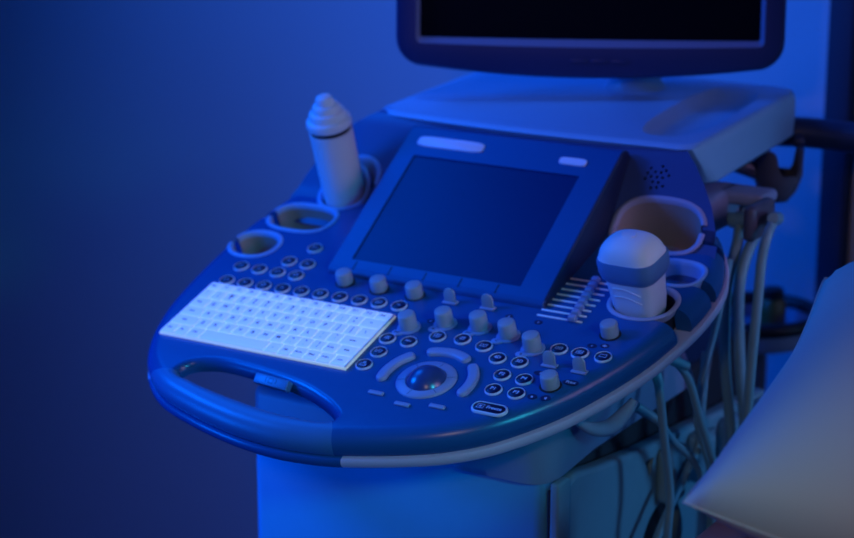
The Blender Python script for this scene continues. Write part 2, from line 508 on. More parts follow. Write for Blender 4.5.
for i in range(4): b.faces.new((vs2[i], vs2[(i + 1) % 4], vs[(i + 1) % 4], vs[i]))
obj('touch_screen', b, M['glass'], hous, smooth=False)
def plate(name, cx, w, hw, hh, m, par):
    bm = bmesh.new()
    loop = ell(0, 0, hw, hh, 40, 5)
    loft(bm, [[tp(cx + p.x, w + p.y, 0) for p in loop], [tp(cx + p.x, w + p.y, .0012) for p in loop], [tp(cx + p.x * .98, w + p.y * .93, .0018) for p in loop]])
    return obj(name, bm, m, par)
plate('name_plate', -.152, .1805, .043, .0075, M['label'], hous)
plate('power_button', .005, .1775, .0165, .005, M['label'], hous)
for cx in (-.182, -.137, -.093, -.049, -.004):
    bm = bmesh.new()
    vs = [bm.verts.new(tp(x, w, .0004)) for x, w in quad(cx - .0005, cx + .0005, -.0135, -.002)]; bm.faces.new(vs)
    vv = [bm.verts.new(tp(x, w, -.0004)) for x, w in quad(cx - .0005, cx + .0005, -.0135, -.002)]; bm.faces.new(vv[::-1])
    for i in range(4): bm.faces.new((vv[i], vv[(i + 1) % 4], vs[(i + 1) % 4], vs[i]))
    obj('key_divider', bm, M['dark'], hous, smooth=False)

# ---- keyboard
KW, KH = .241, .1012
kb_o = pl(-.3318, -.0092, 0)
b = bmesh.new(); box(b, 0, KW, 0, KH, -.002, .0026, .0012, 2)
kb = obj('keyboard', b, M['kbase'], mach, kb_o, PROT)
kb['label'] = 'white backlit alphanumeric keyboard'
b = bmesh.new(); box(b, KW - .0016, KW, .001, KH - .001, .0026, .0046, .0005, 2)
obj('edge_strip', b, M['kedge'], kb)
def key_mesh(w, d, legend, small=False):
    bm = bmesh.new()
    g = .0008; top = .0022
    r0 = quad(g / 2, w - g / 2, g / 2, d - g / 2); r1 = quad(g / 2 + .001, w - g / 2 - .001, g / 2 + .001, d - g / 2 - .001)
    loft(bm, [[Vector((x, y, 0)) for x, y in r0], [Vector((x, y, .0015)) for x, y in r0], [Vector((x, y, top)) for x, y in r1]])
    bevel_sharp(bm, .0006, 2, 25)
    if legend:
        for i, s in enumerate(legend.split('|')):
            sz = .0066 if len(s) == 1 else (.0048 if len(s) < 4 else .0038)
            two = '|' in legend
            add_text(bm, s, sz if not two else .0056, w / 2 + (-.001 if not two else 0), d / 2 + ((.0028, -.0028)[i] if two else 0), top + .00012, 1)
    return finish(bm, [M['key'], M['ink']], True, 30, 'key')
rows = [
    (['Esc'] + ['F%d' % k for k in range(1, 13)] + ['Del'], [1] * 14),
    (['~|`', '!|1', '@|2', '#|3', '$|4', '%|5', '^|6', '&|7', '*|8', '(|9', ')|0', '_|-', '+|=', '<-'], [1] * 13 + [1.6]),
    (['Tab'] + list('QWERTYUIOP') + ['{|[', '}|]', '\\'], [1.4] + [1] * 12 + [1.2]),
    (['Caps'] + list('ASDFGHJKL') + [':|;', '"|\'', 'Enter'], [1.7] + [1] * 11 + [1.8]),
    (['Shift'] + list('ZXCVBNM') + ['<|,', '>|.', '?|/', 'PgUp', 'Shift'], [2.0] + [1] * 10 + [1, 1.4]),
    (['Ctrl', 'Fn', 'Alt', '', '-', 'Alt', 'Home', 'End', 'PgDn', 'Ctrl'], [1.1, 1, 1.1, 5.2, 1, 1, 1, 1, 1.1, 1.1]),
]
depths = [.0138, .0172, .0172, .0172, .0172, .0172]
y = KH - .0007
kn = 0
for (names, ws), d in zip(rows, depths):
    sc = (KW - .003) / sum(ws); x = .0012; y -= d
    for nm, w in zip(names, ws):
        link_mesh('key', key_mesh(w * sc, d, nm), kb, (x, y, .0026)); x += w * sc; kn += 1

# ---- round buttons
def ring_button_mesh():
    bm = bmesh.new()
    lathe(bm, [(.0091, 0), (.0090, .0012), (.0088, .0019), (.0083, .0022), (.0079, .0018), (.0079, .0002)], 32, cap1=True)
    return finish(bm, M['btn_ring'], True, 50, 'round_button')
RB = ring_button_mesh()
def face_mesh(icon):
    bm = bmesh.new()
    lathe(bm, [(.0078, .0003), (.0078, .0016), (.0073, .0021), (.004, .0023)], 28)
    z = .00245; S = .0009
    if icon == 'dual':
        for s in (-1, 1): strip(bm, [(s * .0022 - .0012, -.002), (s * .0022 + .0012, -.002), (s * .0022 + .0012, .002), (s * .0022 - .0012, .002)], S, z, 1, True)
    elif icon == 'single': strip(bm, [(-.0036, -.0022), (.0036, -.0022), (.0036, .0022), (-.0036, .0022)], S, z, 1, True)
    elif icon == 'quad':
        strip(bm, [(-.0036, -.0024), (.0036, -.0024), (.0036, .0024), (-.0036, .0024)], S, z, 1, True)
        strip(bm, [(0, -.0024), (0, .0024)], S, z, 1); strip(bm, [(-.0036, 0), (.0036, 0)], S, z, 1)
    elif icon == 'person':
        strip(bm, [Vector((.0012 * math.cos(a / 4 * PI), .0022 + .0012 * math.sin(a / 4 * PI))) for a in range(8)], S, z, 1, True)
        strip(bm, [(-.0034, -.0028), (-.0026, .0), (.0026, .0), (.0034, -.0028)], S, z, 1); strip(bm, [(-.004, -.0034), (.004, -.0034)], S, z, 1)
    elif icon == 'lines':
        for k in (-1, 0, 1): strip(bm, [(-.0034 + .001 * abs(k), k * .002), (.0034, k * .002)], S, z, 1)
    elif icon == 'wave': strip(bm, [(-.004, -.001), (-.002, .002), (-.0006, -.0022), (.001, .0022), (.0026, -.001), (.004, .0004)], S, z, 1)
    elif icon == 'ring': strip(bm, [Vector((.0027 * math.cos(a / 8 * PI), .0022 * math.sin(a / 8 * PI))) for a in range(16)], S, z, 1, True)
    elif icon == 'dot': strip(bm, [(-.002, 0), (.002, 0)], .0014, z, 1)
    elif icon == 'm':
        strip(bm, [(-.0036, .0022), (-.0036, -.0022), (.0036, -.0022), (.0036, .0022)], S, z, 1); strip(bm, [(-.002, .002), (0, -.0005), (.002, .002)], S, z, 1)
    elif icon: add_text(bm, icon, .0064 if len(icon) < 3 else .0045, 0, 0, z, 1)
    return finish(bm, [M['btn_face'], M['legend']], True, 50, 'button_face')
def button(u, v, icon):
    o = link_mesh('round_button', RB, mach, pl(u, v), PROT)
    link_mesh('button_face', face_mesh(icon), o)
    return o
for k in range(10): button(-.320 + .0246 * k, .1025 + .0009 * k, ['wave', 'dot', 'ring', 'dot', 'wave', 'ring', 'dot', 'wave', 'm', 'dot'][k])
for k in range(4): button(-.321 + .0250 * k, .1325, ['wave', 'dot', 'wave', 'ring'][k])
button(-.271, .156, 'dot'); button(-.246, .156, 'dot'); button(-.257, .188, 'wave')
for u, v, i in [(-.078, .053, 'lines'), (-.053, .054, 'Abc'), (-.074, .029, 'dual'), (-.077, .005, 'person'),
                (-.028, .071, 'quad'), (.000, .074, 'lines'), (.028, .069, 'm'), (.052, .054, '4D'), (.077, .054, '3D'),
                (.0705, .0295, 'P2'), (.0955, .029, 'P4'), (.074, .005, 'P1'), (.099, .006, 'P3'),
                (.105, .086, 'dual'), (.1285, .0855, 'quad'), (.154, .086, 'single')]:
    button(u, v, i)

# ---- freeze button
b = bmesh.new()
def pill(hw, hh, n=24):
    o = []
    for k in range(n): a = -PI / 2 + PI * k / (n - 1); o.append(Vector((hw - hh + hh * math.cos(a), hh * math.sin(a))))
    for k in range(n): a = PI / 2 + PI * k / (n - 1); o.append(Vector((-hw + hh + hh * math.cos(a), hh * math.sin(a))))
    return o
loft(b, [[Vector((p.x, p.y, h)) for p in pill(hw, hh)] for hw, hh, h in ((.0195, .0088, 0), (.0194, .0087, .0016), (.0187, .008, .0026), (.0178, .0071, .0028), (.0172, .0066, .0020))])
fz = obj('freeze_button', b, M['btn_ring'], mach, pl(.086, -.025), PROT, angle=50)
b = bmesh.new(); loft(b, [[Vector((p.x, p.y, h)) for p in pill(hw, hh)] for hw, hh, h in ((.0171, .0065, .0010), (.0171, .0065, .0022), (.0165, .006, .0028))])
add_text(b, 'Freeze', .0062, .0055, 0, .00295, 1)
strip(b, [(-.0130, -.0030), (-.0060, -.0030), (-.0060, .0030), (-.0130, .0030)], .0007, .00295, 1, True)
for a in (0, 60, 120):
    c, s = math.cos(math.radians(a)), math.sin(math.radians(a))
    strip(b, [(-.0095 - .0021 * c, -.0021 * s), (-.0095 + .0021 * c, .0021 * s)], .0007, .00295, 1)
obj('button_face', b, [M['btn_face'], M['legend']], fz, angle=50)

# ---- trackball group
b = bmesh.new(); lathe(b, [(.0312, 0), (.0310, .0012), (.0302, .0022), (.0212, .0026), (.0203, .0016), (.0203, -.012)], 64, cap1=False, cap0=False)
tr = obj('trackball_ring', b, M['btn'], mach, pl(0, 0), PROT, angle=50)
b = bmesh.new(); bmesh.ops.create_uvsphere(b, u_segments=48, v_segments=24, radius=.0235)
obj('trackball', b, M['ball'], mach, pl(0, 0, -.0095), PROT)
for k in range(6):
    a = math.radians(20 + 60 * k); b = bmesh.new()
    c, s = math.cos(a), math.sin(a)
    strip(b, [(.0215 * c, .0215 * s), (.0300 * c, .0300 * s)], .0005, .00275, 0)
    obj('ring_mark', b, M['mark'], tr, smooth=False)
def arc(a0, a1, r0, r1, h=.0042):
    bm = bmesh.new(); rm, w = (r0 + r1) / 2, (r1 - r0) / 2
    def loop(ins, hh):
        ww = w - ins; o = []
        for k in range(25):
            a = math.radians(a0 + (a1 - a0) * k / 24); o.append(Vector(((rm + ww) * math.cos(a), (rm + ww) * math.sin(a), hh)))
        for end, sgn in ((a1, 1), (a0, -1)):
            ae = math.radians(end); c = Vector((rm * math.cos(ae), rm * math.sin(ae), 0))
            er = Vector((math.cos(ae), math.sin(ae), 0)); et = Vector((-math.sin(ae), math.cos(ae), 0))
            for k in range(1, 10):
                q = PI * k / 10
                o.append(c + (er * math.cos(q) * sgn + et * math.sin(q) * sgn) * ww + Vector((0, 0, hh)))
            if sgn == 1:
                for k in range(24, -1, -1):
                    a = math.radians(a0 + (a1 - a0) * k / 24); o.append(Vector(((rm - ww) * math.cos(a), (rm - ww) * math.sin(a), hh)))
        return o
    loft(bm, [loop(0, 0), loop(0, h * .55), loop(.0006, h * .85), loop(.0018, h), loop(.004, h * 1.02)])
    return bm
for a0, a1 in ((141, 192), (64, 113), (-11, 40)):
    obj('arc_button', arc(a0, a1, .0420, .0535), M['btn'], mach, pl(0, 0), PROT, angle=50)
for u, v in ((-.038, -.035), (-.002, -.044), (.034, -.037)):
    b = bmesh.new(); box(b, -.0087, .0087, -.0026, .0026, 0, .0026, .0011)
    obj('bar_button', b, M['btn'], mach, pl(u, v), PROT)

# ---- knobs
def knob_mesh():
    bm = bmesh.new()
    lathe(bm, [(.0093, .0012), (.0095, .004), (.0091, .0160), (.0085, .0174), (.0075, .0178)], 40)
    return finish(bm, M['knob'], True, 50, 'knob')
def skirt_mesh(icon):
    bm = bmesh.new()
    lathe(bm, [(.0126, 0), (.0125, .0010), (.0112, .0016)], 40)
    mt = Matrix.Translation((-.0062, -.0118, 0)) @ Matrix.Rotation(.2, 4, 'Z')
    lathe(bm, [(.006, 0), (.006, .0012), (.0055, .0016)], 24, mtx=mt, ax=1.15, ay=.8)
    add_text(bm, icon, .0042, -.0066, -.0130, .00175, 1, 0)
    return finish(bm, [M['knob_skirt'], M['ink']], True, 50, 'skirt')
KN = knob_mesh()
b = bmesh.new(); lathe(b, [(.0090, 0), (.0093, .003), (.0090, .0130), (.0084, .0142), (.0073, .0146)], 40)
KN2 = finish(b, M['knob'], True, 50, 'plain_knob')
b = bmesh.new(); lathe(b, [(.0112, 0), (.0112, .0006)], 32); KSH = finish(b, M['dark'], True, 50, 'knob_shadow')  # dark disc standing in for the shadow around a plain knob's foot
for u, v, ic in ((-.067, .078, 'PW'), (-.0325, .0945, 'M'), (.007, .098, 'PW'), (.043, .0935, 'C'), (.0785, .0795, 'B')):
    o = link_mesh('knob', KN, mach, pl(u, v), PROT); link_mesh('skirt', skirt_mesh(ic), o)
for u, v in ((-.183, .136), (-.1375, .134), (-.0925, .134), (.1255, .0275), (.143, .1245)):
    o = link_mesh('knob', KN2, mach, pl(u, v), PROT); link_mesh('knob_shadow', KSH, o)

# ---- paddle switches
def paddle():
    bm = bmesh.new()
    lp = [Vector((-.0068, 0)), Vector((.0068, 0))] + [Vector((.0068 * math.cos(PI * k / 14), .0095 + .0068 * math.sin(PI * k / 14))) for k in range(15)]
    loft(bm, [[Vector((p.x, -.0012, p.y)) for p in lp], [Vector((p.x, .0014, p.y)) for p in lp]])
    bevel_sharp(bm, .0006, 2, 50)
    return bm
PM = finish(paddle(), M['knob'], True, 40, 'paddle_switch')
b = bmesh.new(); box(b, -.0084, .0084, -.0042, .0034, 0, .0022, .0008); PB = finish(b, M['btn'], True, 40, 'switch_base')
for u, v in ((-.0475, .132), (-.0025, .133), (.109, .058), (.1425, .057)):
    o = link_mesh('paddle_switch', PM, mach, pl(u, v, .001), (TILT - .10, 0, 0)); link_mesh('switch_base', PB, o, (0, 0, -.001))

# ---- slide controls
for k in range(8):
    v = .1365 + .0103 * k
    b = bmesh.new(); box(b, -.026, .026, -.0011, .0011, -.001, .0011, .0005, 2)
    o = obj('slide_control', b, M['chrome'], mach, pl(.0795, v), PROT)
    b = bmesh.new(); box(b, -.0050, .0050, -.0036, .0036, .0011, .0068, .0011)
    for w in b.verts:
        if w.co.z > .004: w.co.x *= .8; w.co.y *= .85
    obj('slider_cap', b, M['btn'], o, (.0155 - .0013 * k, 0, 0))

# ---- printed markings
def marking(u, v, a, bb, s):
    bm = bmesh.new(); lathe(bm, [(1, -.0002), (1, .0003)], 24, ax=a, ay=bb)
    if s: add_text(bm, s, min(bb * 1.3, .006), 0, 0, .0004, 1)
    obj('printed_mark', bm, [M['mark'], M['legend']], mach, pl(u, v), PROT, smooth=False)
MK = [(-.0505, .0955, .0045, .0036, 'o'), (-.012, .1165, .0045, .0036, 'v'), (.0265, .126, .0045, .0036, 'z'), (.0615, .1245, .0045, .0036, 'c'),
      (.106, .044, .0075, .0036, 'L'), (.142, .0385, .0085, .0042, 'Print'), (.116, .0065, .0050, .0042, 'a'), (.130, .0085, .0050, .0042, 'q'),
      (.1340, .1015, .0050, .0038, 'r'), (.1465, .105, .0050, .0036, 'dp')]
for a in MK: marking(*a)

# ---- lower shell below the panel, and the column
def rrect(x0, x1, y0, y1, r, n):
    pts = []
    for cx, cy, a0 in ((x1 - r, y1 - r, 0), (x0 + r, y1 - r, 90), (x0 + r, y0 + r, 180), (x1 - r, y0 + r, 270)):
        for k in range(9):
            a = math.radians(a0 + 90 * k / 8); pts.append(Vector((cx + r * math.cos(a), cy + r * math.sin(a))))
    return ccw(resample(pts, n))
def M_of(u, v, h): return Vector((u, v * math.cos(TILT) - h * math.sin(TILT), v * math.sin(TILT) + h * math.cos(TILT)))
N = 240
top = []
for p, q in zip(OUTL, [Vector(x) for x in OUTL]):
    pass
inner = []; fblend = []
off1 = offset2d(OUTL, .010); off2 = [Vector((-.06, .22)).lerp(Vector((p.x, p.y)), .36) for p in OUTL]
for i, p in enumerate(OUTL):
    f = min(1, max(0, (p.x + .02) / .09))
    if p.y > .2: f = 1
    f = f * f * (3 - 2 * f)
    g = min(1, max(0, (p.y - .06) / .08)) if p.x > .05 else 0
    off3 = .010 + .020 * g * g * (3 - 2 * g)
    fblend.append(f); inner.append(off2[i].lerp(p.lerp(off1[i], off3 / .010), f))
ctr = Vector((-.075, .2))
bot = rrect(-.24, .114, .043, .42, .03, 720)
def by_angle(loop, d):
    return max(loop, key=lambda q: (q - ctr).normalized().dot(d))
rings = []
for s in range(9):
    s = s / 8; ring = []
    for p, fb in zip(inner, fblend):
        a = M_of(p.x, p.y, -.0385)
        d = (Vector((a.x, a.y)) - ctr).normalized(); q = by_angle(bot, d)
        q = ctr.lerp(q, .45 + .55 * fb)
        c = Vector((q.x, q.y, -.106 + .010 * max(0, min(1, (q.y - .05) / .1))))
        e = s ** .75
        m = a.lerp(c, e); m.z = a.z + (c.z - a.z) * s ** 1.5
        ring.append(m)
    rings.append(ring)
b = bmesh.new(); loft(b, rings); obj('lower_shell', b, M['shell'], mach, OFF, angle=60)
# crescent cable hook moulded on the shell
b = bmesh.new()
pts = [(.140, .050, -.030), (.150, .068, -.043), (.158, .090, -.047), (.165, .108, -.038), (.172, .118, -.024)]
tube(b, catmull(pts, 8, False), [.003 + .0065 * math.sin(PI * min(1, .10 + .80 * k / 32)) for k in range(33)], 14, flat=.8)
obj('cable_hook', b, M['shell'], mach, OFF)

# front cover of the column
FZ = -OFF.z
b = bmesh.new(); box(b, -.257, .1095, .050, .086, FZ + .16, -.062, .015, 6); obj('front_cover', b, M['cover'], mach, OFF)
b = bmesh.new(); box(b, .109, .1135, .053, .06, FZ + .17, -.112, .002); obj('cover_gap', b, M['dark'], mach, OFF)
b = bmesh.new(); box(b, .113, .1235, .051, .077, FZ + .16, -.103, .003); obj('corner_post', b, M['side'], mach, OFF)
b = bmesh.new(); box(b, -.235, .100, .08, .60, FZ + .14, -.085, .01); obj('column_core', b, M['dark'], mach, OFF)
# side panel with sloping top and moulded port covers
b = bmesh.new()
pr = [(.077, FZ + .16), (.60, FZ + .16), (.60, -.160), (.38, -.140), (.25, -.128), (.15, -.115), (.095, -.105), (.077, -.110)]
loft(b, [[Vector((.100, y_, z_)) for y_, z_ in pr], [Vector((.121, y_, z_)) for y_, z_ in pr]]); bevel_sharp(b, .006, 3, 20)
cut = []
for yy, zz, rr in ((.305, -.262, .056), (.52, -.32, .05)):
    c = bmesh.new(); lathe(c, [(rr, 0), (rr, .08)], 40, mtx=Matrix.Translation((.108, yy, zz)) @ Matrix.Rotation(PI / 2, 4, 'Y')); cut.append(c)
for yy in (.268, .345, .43, .52):
    c = bmesh.new(); zt = -.134 - (yy - .268) * .09
    lathe(c, [(.013, 0), (.013, .05)], 3, mtx=Matrix.Translation((.109, yy, zt - .018)) @ Matrix.Rotation(PI / 2, 4, 'Y')); cut.append(c)
me = boolean(b, [M['side']], cut)
sp = link_mesh('side_panel', weighted(me, 30), mach, OFF)
for yy, zz, rr in ((.305, -.262, .056), (.52, -.32, .05)):
    b = bmesh.new(); lathe(b, [(rr * .99, 0), (rr * .99, .001)], 40, mtx=Matrix.Translation((.1085, yy, zz)) @ Matrix.Rotation(PI / 2, 4, 'Y'))
    obj('port_recess', b, M['dark'], sp)
for yy in (.268, .345, .43, .52):
    b = bmesh.new(); lathe(b, [(.012, 0), (.012, .0008)], 3, mtx=Matrix.Translation((.1095, yy, -.152 - (yy - .268) * .09)) @ Matrix.Rotation(PI / 2, 4, 'Y'))
    obj('notch', b, M['dark'], sp, smooth=False)
    b = bmesh.new(); box(b, .118, .142, yy + .018, yy + .062, -.205, -.140 - (yy - .268) * .09, .010, 4)
    obj('port_cover', b, M['side'], sp)
# base with casters
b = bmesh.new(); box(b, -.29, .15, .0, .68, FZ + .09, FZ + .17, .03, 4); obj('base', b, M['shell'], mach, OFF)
for sx in (-.25, .11):
    for sy in (.05, .62):
        b = bmesh.new(); lathe(b, [(.030, -.013), (.043, -.011), (.045, 0), (.043, .011), (.030, .013)], 28, mtx=Matrix.Translation((sx, sy, FZ + .045)) @ Matrix.Rotation(PI / 2, 4, 'Y'))
        w = obj('caster', b, M['hook'], mach, OFF)
        b = bmesh.new(); box(b, sx - .02, sx + .02, sy - .012, sy + .012, FZ + .06, FZ + .095, .004); obj('fork', b, M['hook'], w)

# ---- tray on top and the arm behind
b = bmesh.new()
def tray_ring(z0, inset, fr):
    pts = []
    x0, x1, y0, y1 = -.287 + inset, .130 - inset, .332 + fr, .662 - inset
    loop = [(x0, y0 + .03), (x0 + .006, y0 + .016), (x0 + .03, y0 + .008)] + [(x0 + .03 + (x1 - x0 - .05) * k / 12, y0 + .008 - .009 * math.sin(PI * k / 12)) for k in range(1, 12)] + [(x1 - .02, y0 + .006), (x1 - .006, y0 + .012), (x1, y0 + .026), (x1 - .002, y1 - .03), (x1 - .012, y1 - .008), (x1 - .035, y1), (x0 + .035, y1), (x0 + .01, y1 - .01), (x0, y1 - .035)]
    return [Vector((x, y, z0 + .050 * (y - .33))) for x, y in loop]
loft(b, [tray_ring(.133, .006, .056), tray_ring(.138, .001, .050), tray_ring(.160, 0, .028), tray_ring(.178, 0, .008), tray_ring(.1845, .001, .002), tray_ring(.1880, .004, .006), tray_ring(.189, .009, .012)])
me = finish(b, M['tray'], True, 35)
# recessed dish in the tray
bb_ = bmesh.new(); bb_.from_mesh(me)
c = bmesh.new()
dz = Matrix.Translation((.066, .50, .1985)) @ Matrix.Rotation(.05, 4, 'X') @ Matrix.Rotation(.06, 4, 'Z')
loft(c, [[dz @ Vector((p.x * s, p.y * s, z_)) for p in ell(0, 0, .042, .135, 48, 3)] for s, z_ in ((.60, -.016), (.72, -.0145), (.86, -.008), (.96, -.001), (1.03, .006), (1.06, .03))])
me2 = boolean(bb_, [M['tray']], [c])
tray = link_mesh('top_tray', weighted(me2, 35), mach, OFF)
# neck of the monitor
b = bmesh.new(); lathe(b, [(.046, 0), (.045, .008), (.036, .014), (.030, .022), (.029, .13)], 40, mtx=Matrix.Translation((-.060, .585, .190)))
obj('monitor_neck', b, M['tray'], mach, OFF)

# ---- monitor, turned towards the viewer
MB = Vector((-.070, .475, .238))       # centre of the bottom edge of the front
MY = math.radians(26.5)
mrot = Matrix.Translation(MB) @ Matrix.Rotation(MY, 4, 'Z') @ Matrix.Rotation(math.radians(-5), 4, 'X')
HW, MH = .2275, .40
def mring(hw, hb, ht, r, y, bow=.012, n=6):
    pts = []
    for k in range(13):
        t = -1 + 2 * k / 12; pts.append((t * (hw - r), hb - bow * (1 - t * t)))
    for k in range(1, n): a = -PI / 2 + PI / 2 * k / n; pts.append((hw - r + r * math.cos(a), hb + r + r * math.sin(a)))
    pts.append((hw, hb + r))
    for k in range(0, n + 1): a = PI / 2 * k / n; pts.append((hw - r + r * math.cos(a), ht - r + r * math.sin(a)))
    for k in range(0, n + 1): a = PI / 2 + PI / 2 * k / n; pts.append((-hw + r + r * math.cos(a), ht - r + r * math.sin(a)))
    pts.append((-hw, hb + r))
    for k in range(1, n): a = PI + PI / 2 * k / n; pts.append((-hw + r + r * math.cos(a), hb + r + r * math.sin(a)))
    return [mrot @ Vector((x, y, z)) for x, z in pts]
b = bmesh.new()
SB = .041                               # bottom of the inner opening
loft(b, [mring(HW - .03, .03, MH - .03, .03, .055), mring(HW - .012, .010, MH - .01, .03, .048), mring(HW, 0, MH, .034, .022), mring(HW, 0, MH, .034, .006), mring(HW - .003, .003, MH - .003, .032, .001),
         mring(HW - .008, .008, MH - .008, .03, 0), mring(HW - .024, .0275, MH - .026, .006, .0, .003), ], 0, True, False)
loft(b, [mring(HW - .024, .0275, MH - .026, .006, .0, .003), mring(HW - .0285, .0345, MH - .030, .003, .010, .001)], 1, False, False)
bmesh.ops.remove_doubles(b, verts=b.verts[:], dist=1e-6)
mon = obj('monitor', b, [M['mbez'], M['mlip']], mach, OFF, angle=30)
mon['label'] = 'dark swivelling monitor above the tray'
b = bmesh.new(); loft(b, [mring(HW - .028, .0340, MH - .0295, .003, .0105, .001), mring(HW - .028, .0340, MH - .0295, .003, .0095, .001)])
obj('screen', b, M['mglass'], mon, smooth=False)
for k in range(3):
    b = bmesh.new(); box(b, -.009, .009, -.0015, .001, -.002, .002, .0008)
    me = finish(b, M['mbez'], True, 40, 'menu_button'); me.transform(mrot @ Matrix.Translation((-.012 + .024 * k, -.0003, .0085)))
    link_mesh('menu_button', me, mon)

# ---- right-hand side: cable arm, hook cup, rear handle
b = bmesh.new(); box(b, .06, .138, .360, .465, .084, .127, .008, 4); box(b, .12, .179, .415, .462, .112, .127, .006, 4); arm = obj('cable_arm', b, M['shell'], mach, OFF)
b = bmesh.new(); box(b, .177, .192, .362, .425, .086, .126, .007, 5); obj('arm_end', b, M['hook'], arm)
# U-notched cup holder
b = bmesh.new()
CX, CY, CZ = .122, .60, .098
n = 40; rings = []
def cup_top(a): 
    d = min(abs((math.degrees(a) - 324 + 180) % 360 - 180), abs((math.degrees(a) - 99 + 180) % 360 - 180))
    return .044 - (.030 if d < 24 else (.030 * max(0, 1 - (d - 24) / 14)))
for prof_ in ('o', 'i'):
    zs = [0, .2, .5, .8, 1] if prof_ == 'o' else [1, .8, .5, .2]
    for s in zs:
        ring = []
        for k in range(n):
            a = 2 * PI * k / n
            zt = cup_top(a); z = -.020 + s * (zt + .020)
            r = .030 * (1 - (1 - min(1, (z + .020) / .035)) ** 2 * .55) - (.003 if prof_ == 'i' else 0)
            ring.append(Vector((CX + r * math.cos(a), CY + r * math.sin(a), CZ + z + (.003 if prof_ == 'i' and s < .5 else 0))))
        rings.append(ring)
loft(b, rings); cup = obj('cup_hook', b, M['hook'], mach, OFF, angle=50)
b = bmesh.new(); tube(b, [Vector((.06, .55, .135)), Vector((.105, .588, .112))], .010, 12); obj('hook_arm', b, M['hook'], cup)
b = bmesh.new(); tube(b, catmull([(.09, .655, .150), (.135, .667, .150), (.20, .67, .149), (.34, .672, .148), (.40, .66, .148), (.42, .62, .148)], 8, False), .0185, 20)
rh = obj('rear_handle', b, M['pipe'], mach, OFF)
b = bmesh.new(); bmesh.ops.create_uvsphere(b, u_segments=20, v_segments=12, radius=.009, matrix=Matrix.Translation((.128, .647, .143))); obj('end_screw', b, M['pipe'], rh)

# ------------------------------------------------------------------ things held by the machine
# bottle in the rear left holder
cx, cy = HOLD['bottle'][:2]
bt = thing('gel_bottle', 'white bottle with stepped conical cap standing in the round holder beside the touch screen', 'bottle', pl(cx, cy, -.012), PROT)
bt.scale = (1.05, 1.05, .93)
b = bmesh.new(); lathe(b, [(.018, 0), (.0225, .004), (.0235, .02), (.0240, .09), (.0242, .108)], 40); obj('body', b, M['white'], bt)
b = bmesh.new(); lathe(b, [(.0225, .107), (.0225, .114)], 40); obj('neck_band', b, M['dark'], bt)
b = bmesh.new(); lathe(b, [(.0240, .1135), (.0252, .116), (.0252, .121), (.0243, .124), (.0205, .1255), (.0205, .1315), (.0195, .134), (.0155, .1355), (.0152, .141), (.0142, .143), (.0105, .1445), (.0100, .150), (.0085, .1535), (.004, .156)], 40)
obj('cap', b, M['white'], bt, angle=28)

# convex probe in the front right holder
cx, cy = HOLD['front'][:2]
pb = thing('ultrasound_probe', 'white convex ultrasound probe with blue band standing upside down in the front holder', 'probe', pl(cx - .002, cy - .002, -.03), (TILT - .02, -.02, -.10))
pb.scale = (1.03, 1.13, .97)
def sec(a, bb, z, p=3.8, dx=0): return [Vector((v.x + dx, v.y, z)) for v in ell(0, 0, a, bb, 56, p)]
b = bmesh.new()
loft(b, [sec(.012, .010, 0), sec(.0185, .015, .010), sec(.0225, .0175, .022), sec(.0248, .0185, .036), sec(.0262, .0190, .052), sec(.0272, .0198, .062), sec(.028, .0204, .066)])
for zz, ln in ((.046, .017), (.056, .019)):
    pts = []
    for k in range(13):
        z_ = zz + .005 * math.sin(PI * (.15 + .55 * k / 12)) - .007 * (k / 12) ** 2
        x_ = -.015 + .031 * k / 12; q = (z_ - .036) / .030
        a_, b_ = .0248 + .0032 * q, .0185 + .0019 * q
        pts.append((x_, -b_ * (1 - (abs(x_) / a_) ** 3.8) ** (1 / 3.8) - .0002, z_))
    tube(b, pts, .0006, 6)
obj('body', b, M['probe'], pb)
b = bmesh.new()
loft(b, [sec(.0278, .0203, .0650), sec(.0308, .0225, .0685), sec(.0327, .0239, .076), sec(.0330, .0242, .086), sec(.0322, .0235, .0905)])
obj('band', b, M['band'], pb)
b = bmesh.new()
ls = [sec(.0318, .0232, .0895)]
for k in range(1, 10):
    a = PI / 2 * k / 10; ls.append(sec(.0318 * math.cos(a) ** .78, .0232 * math.cos(a) ** .72, .0895 + .0235 * math.sin(a), 3.0 - .5 * k / 10))
ls.append(sec(.008, .005, .1134, 2.3)); loft(b, ls)
obj('lens', b, M['lens'], pb)

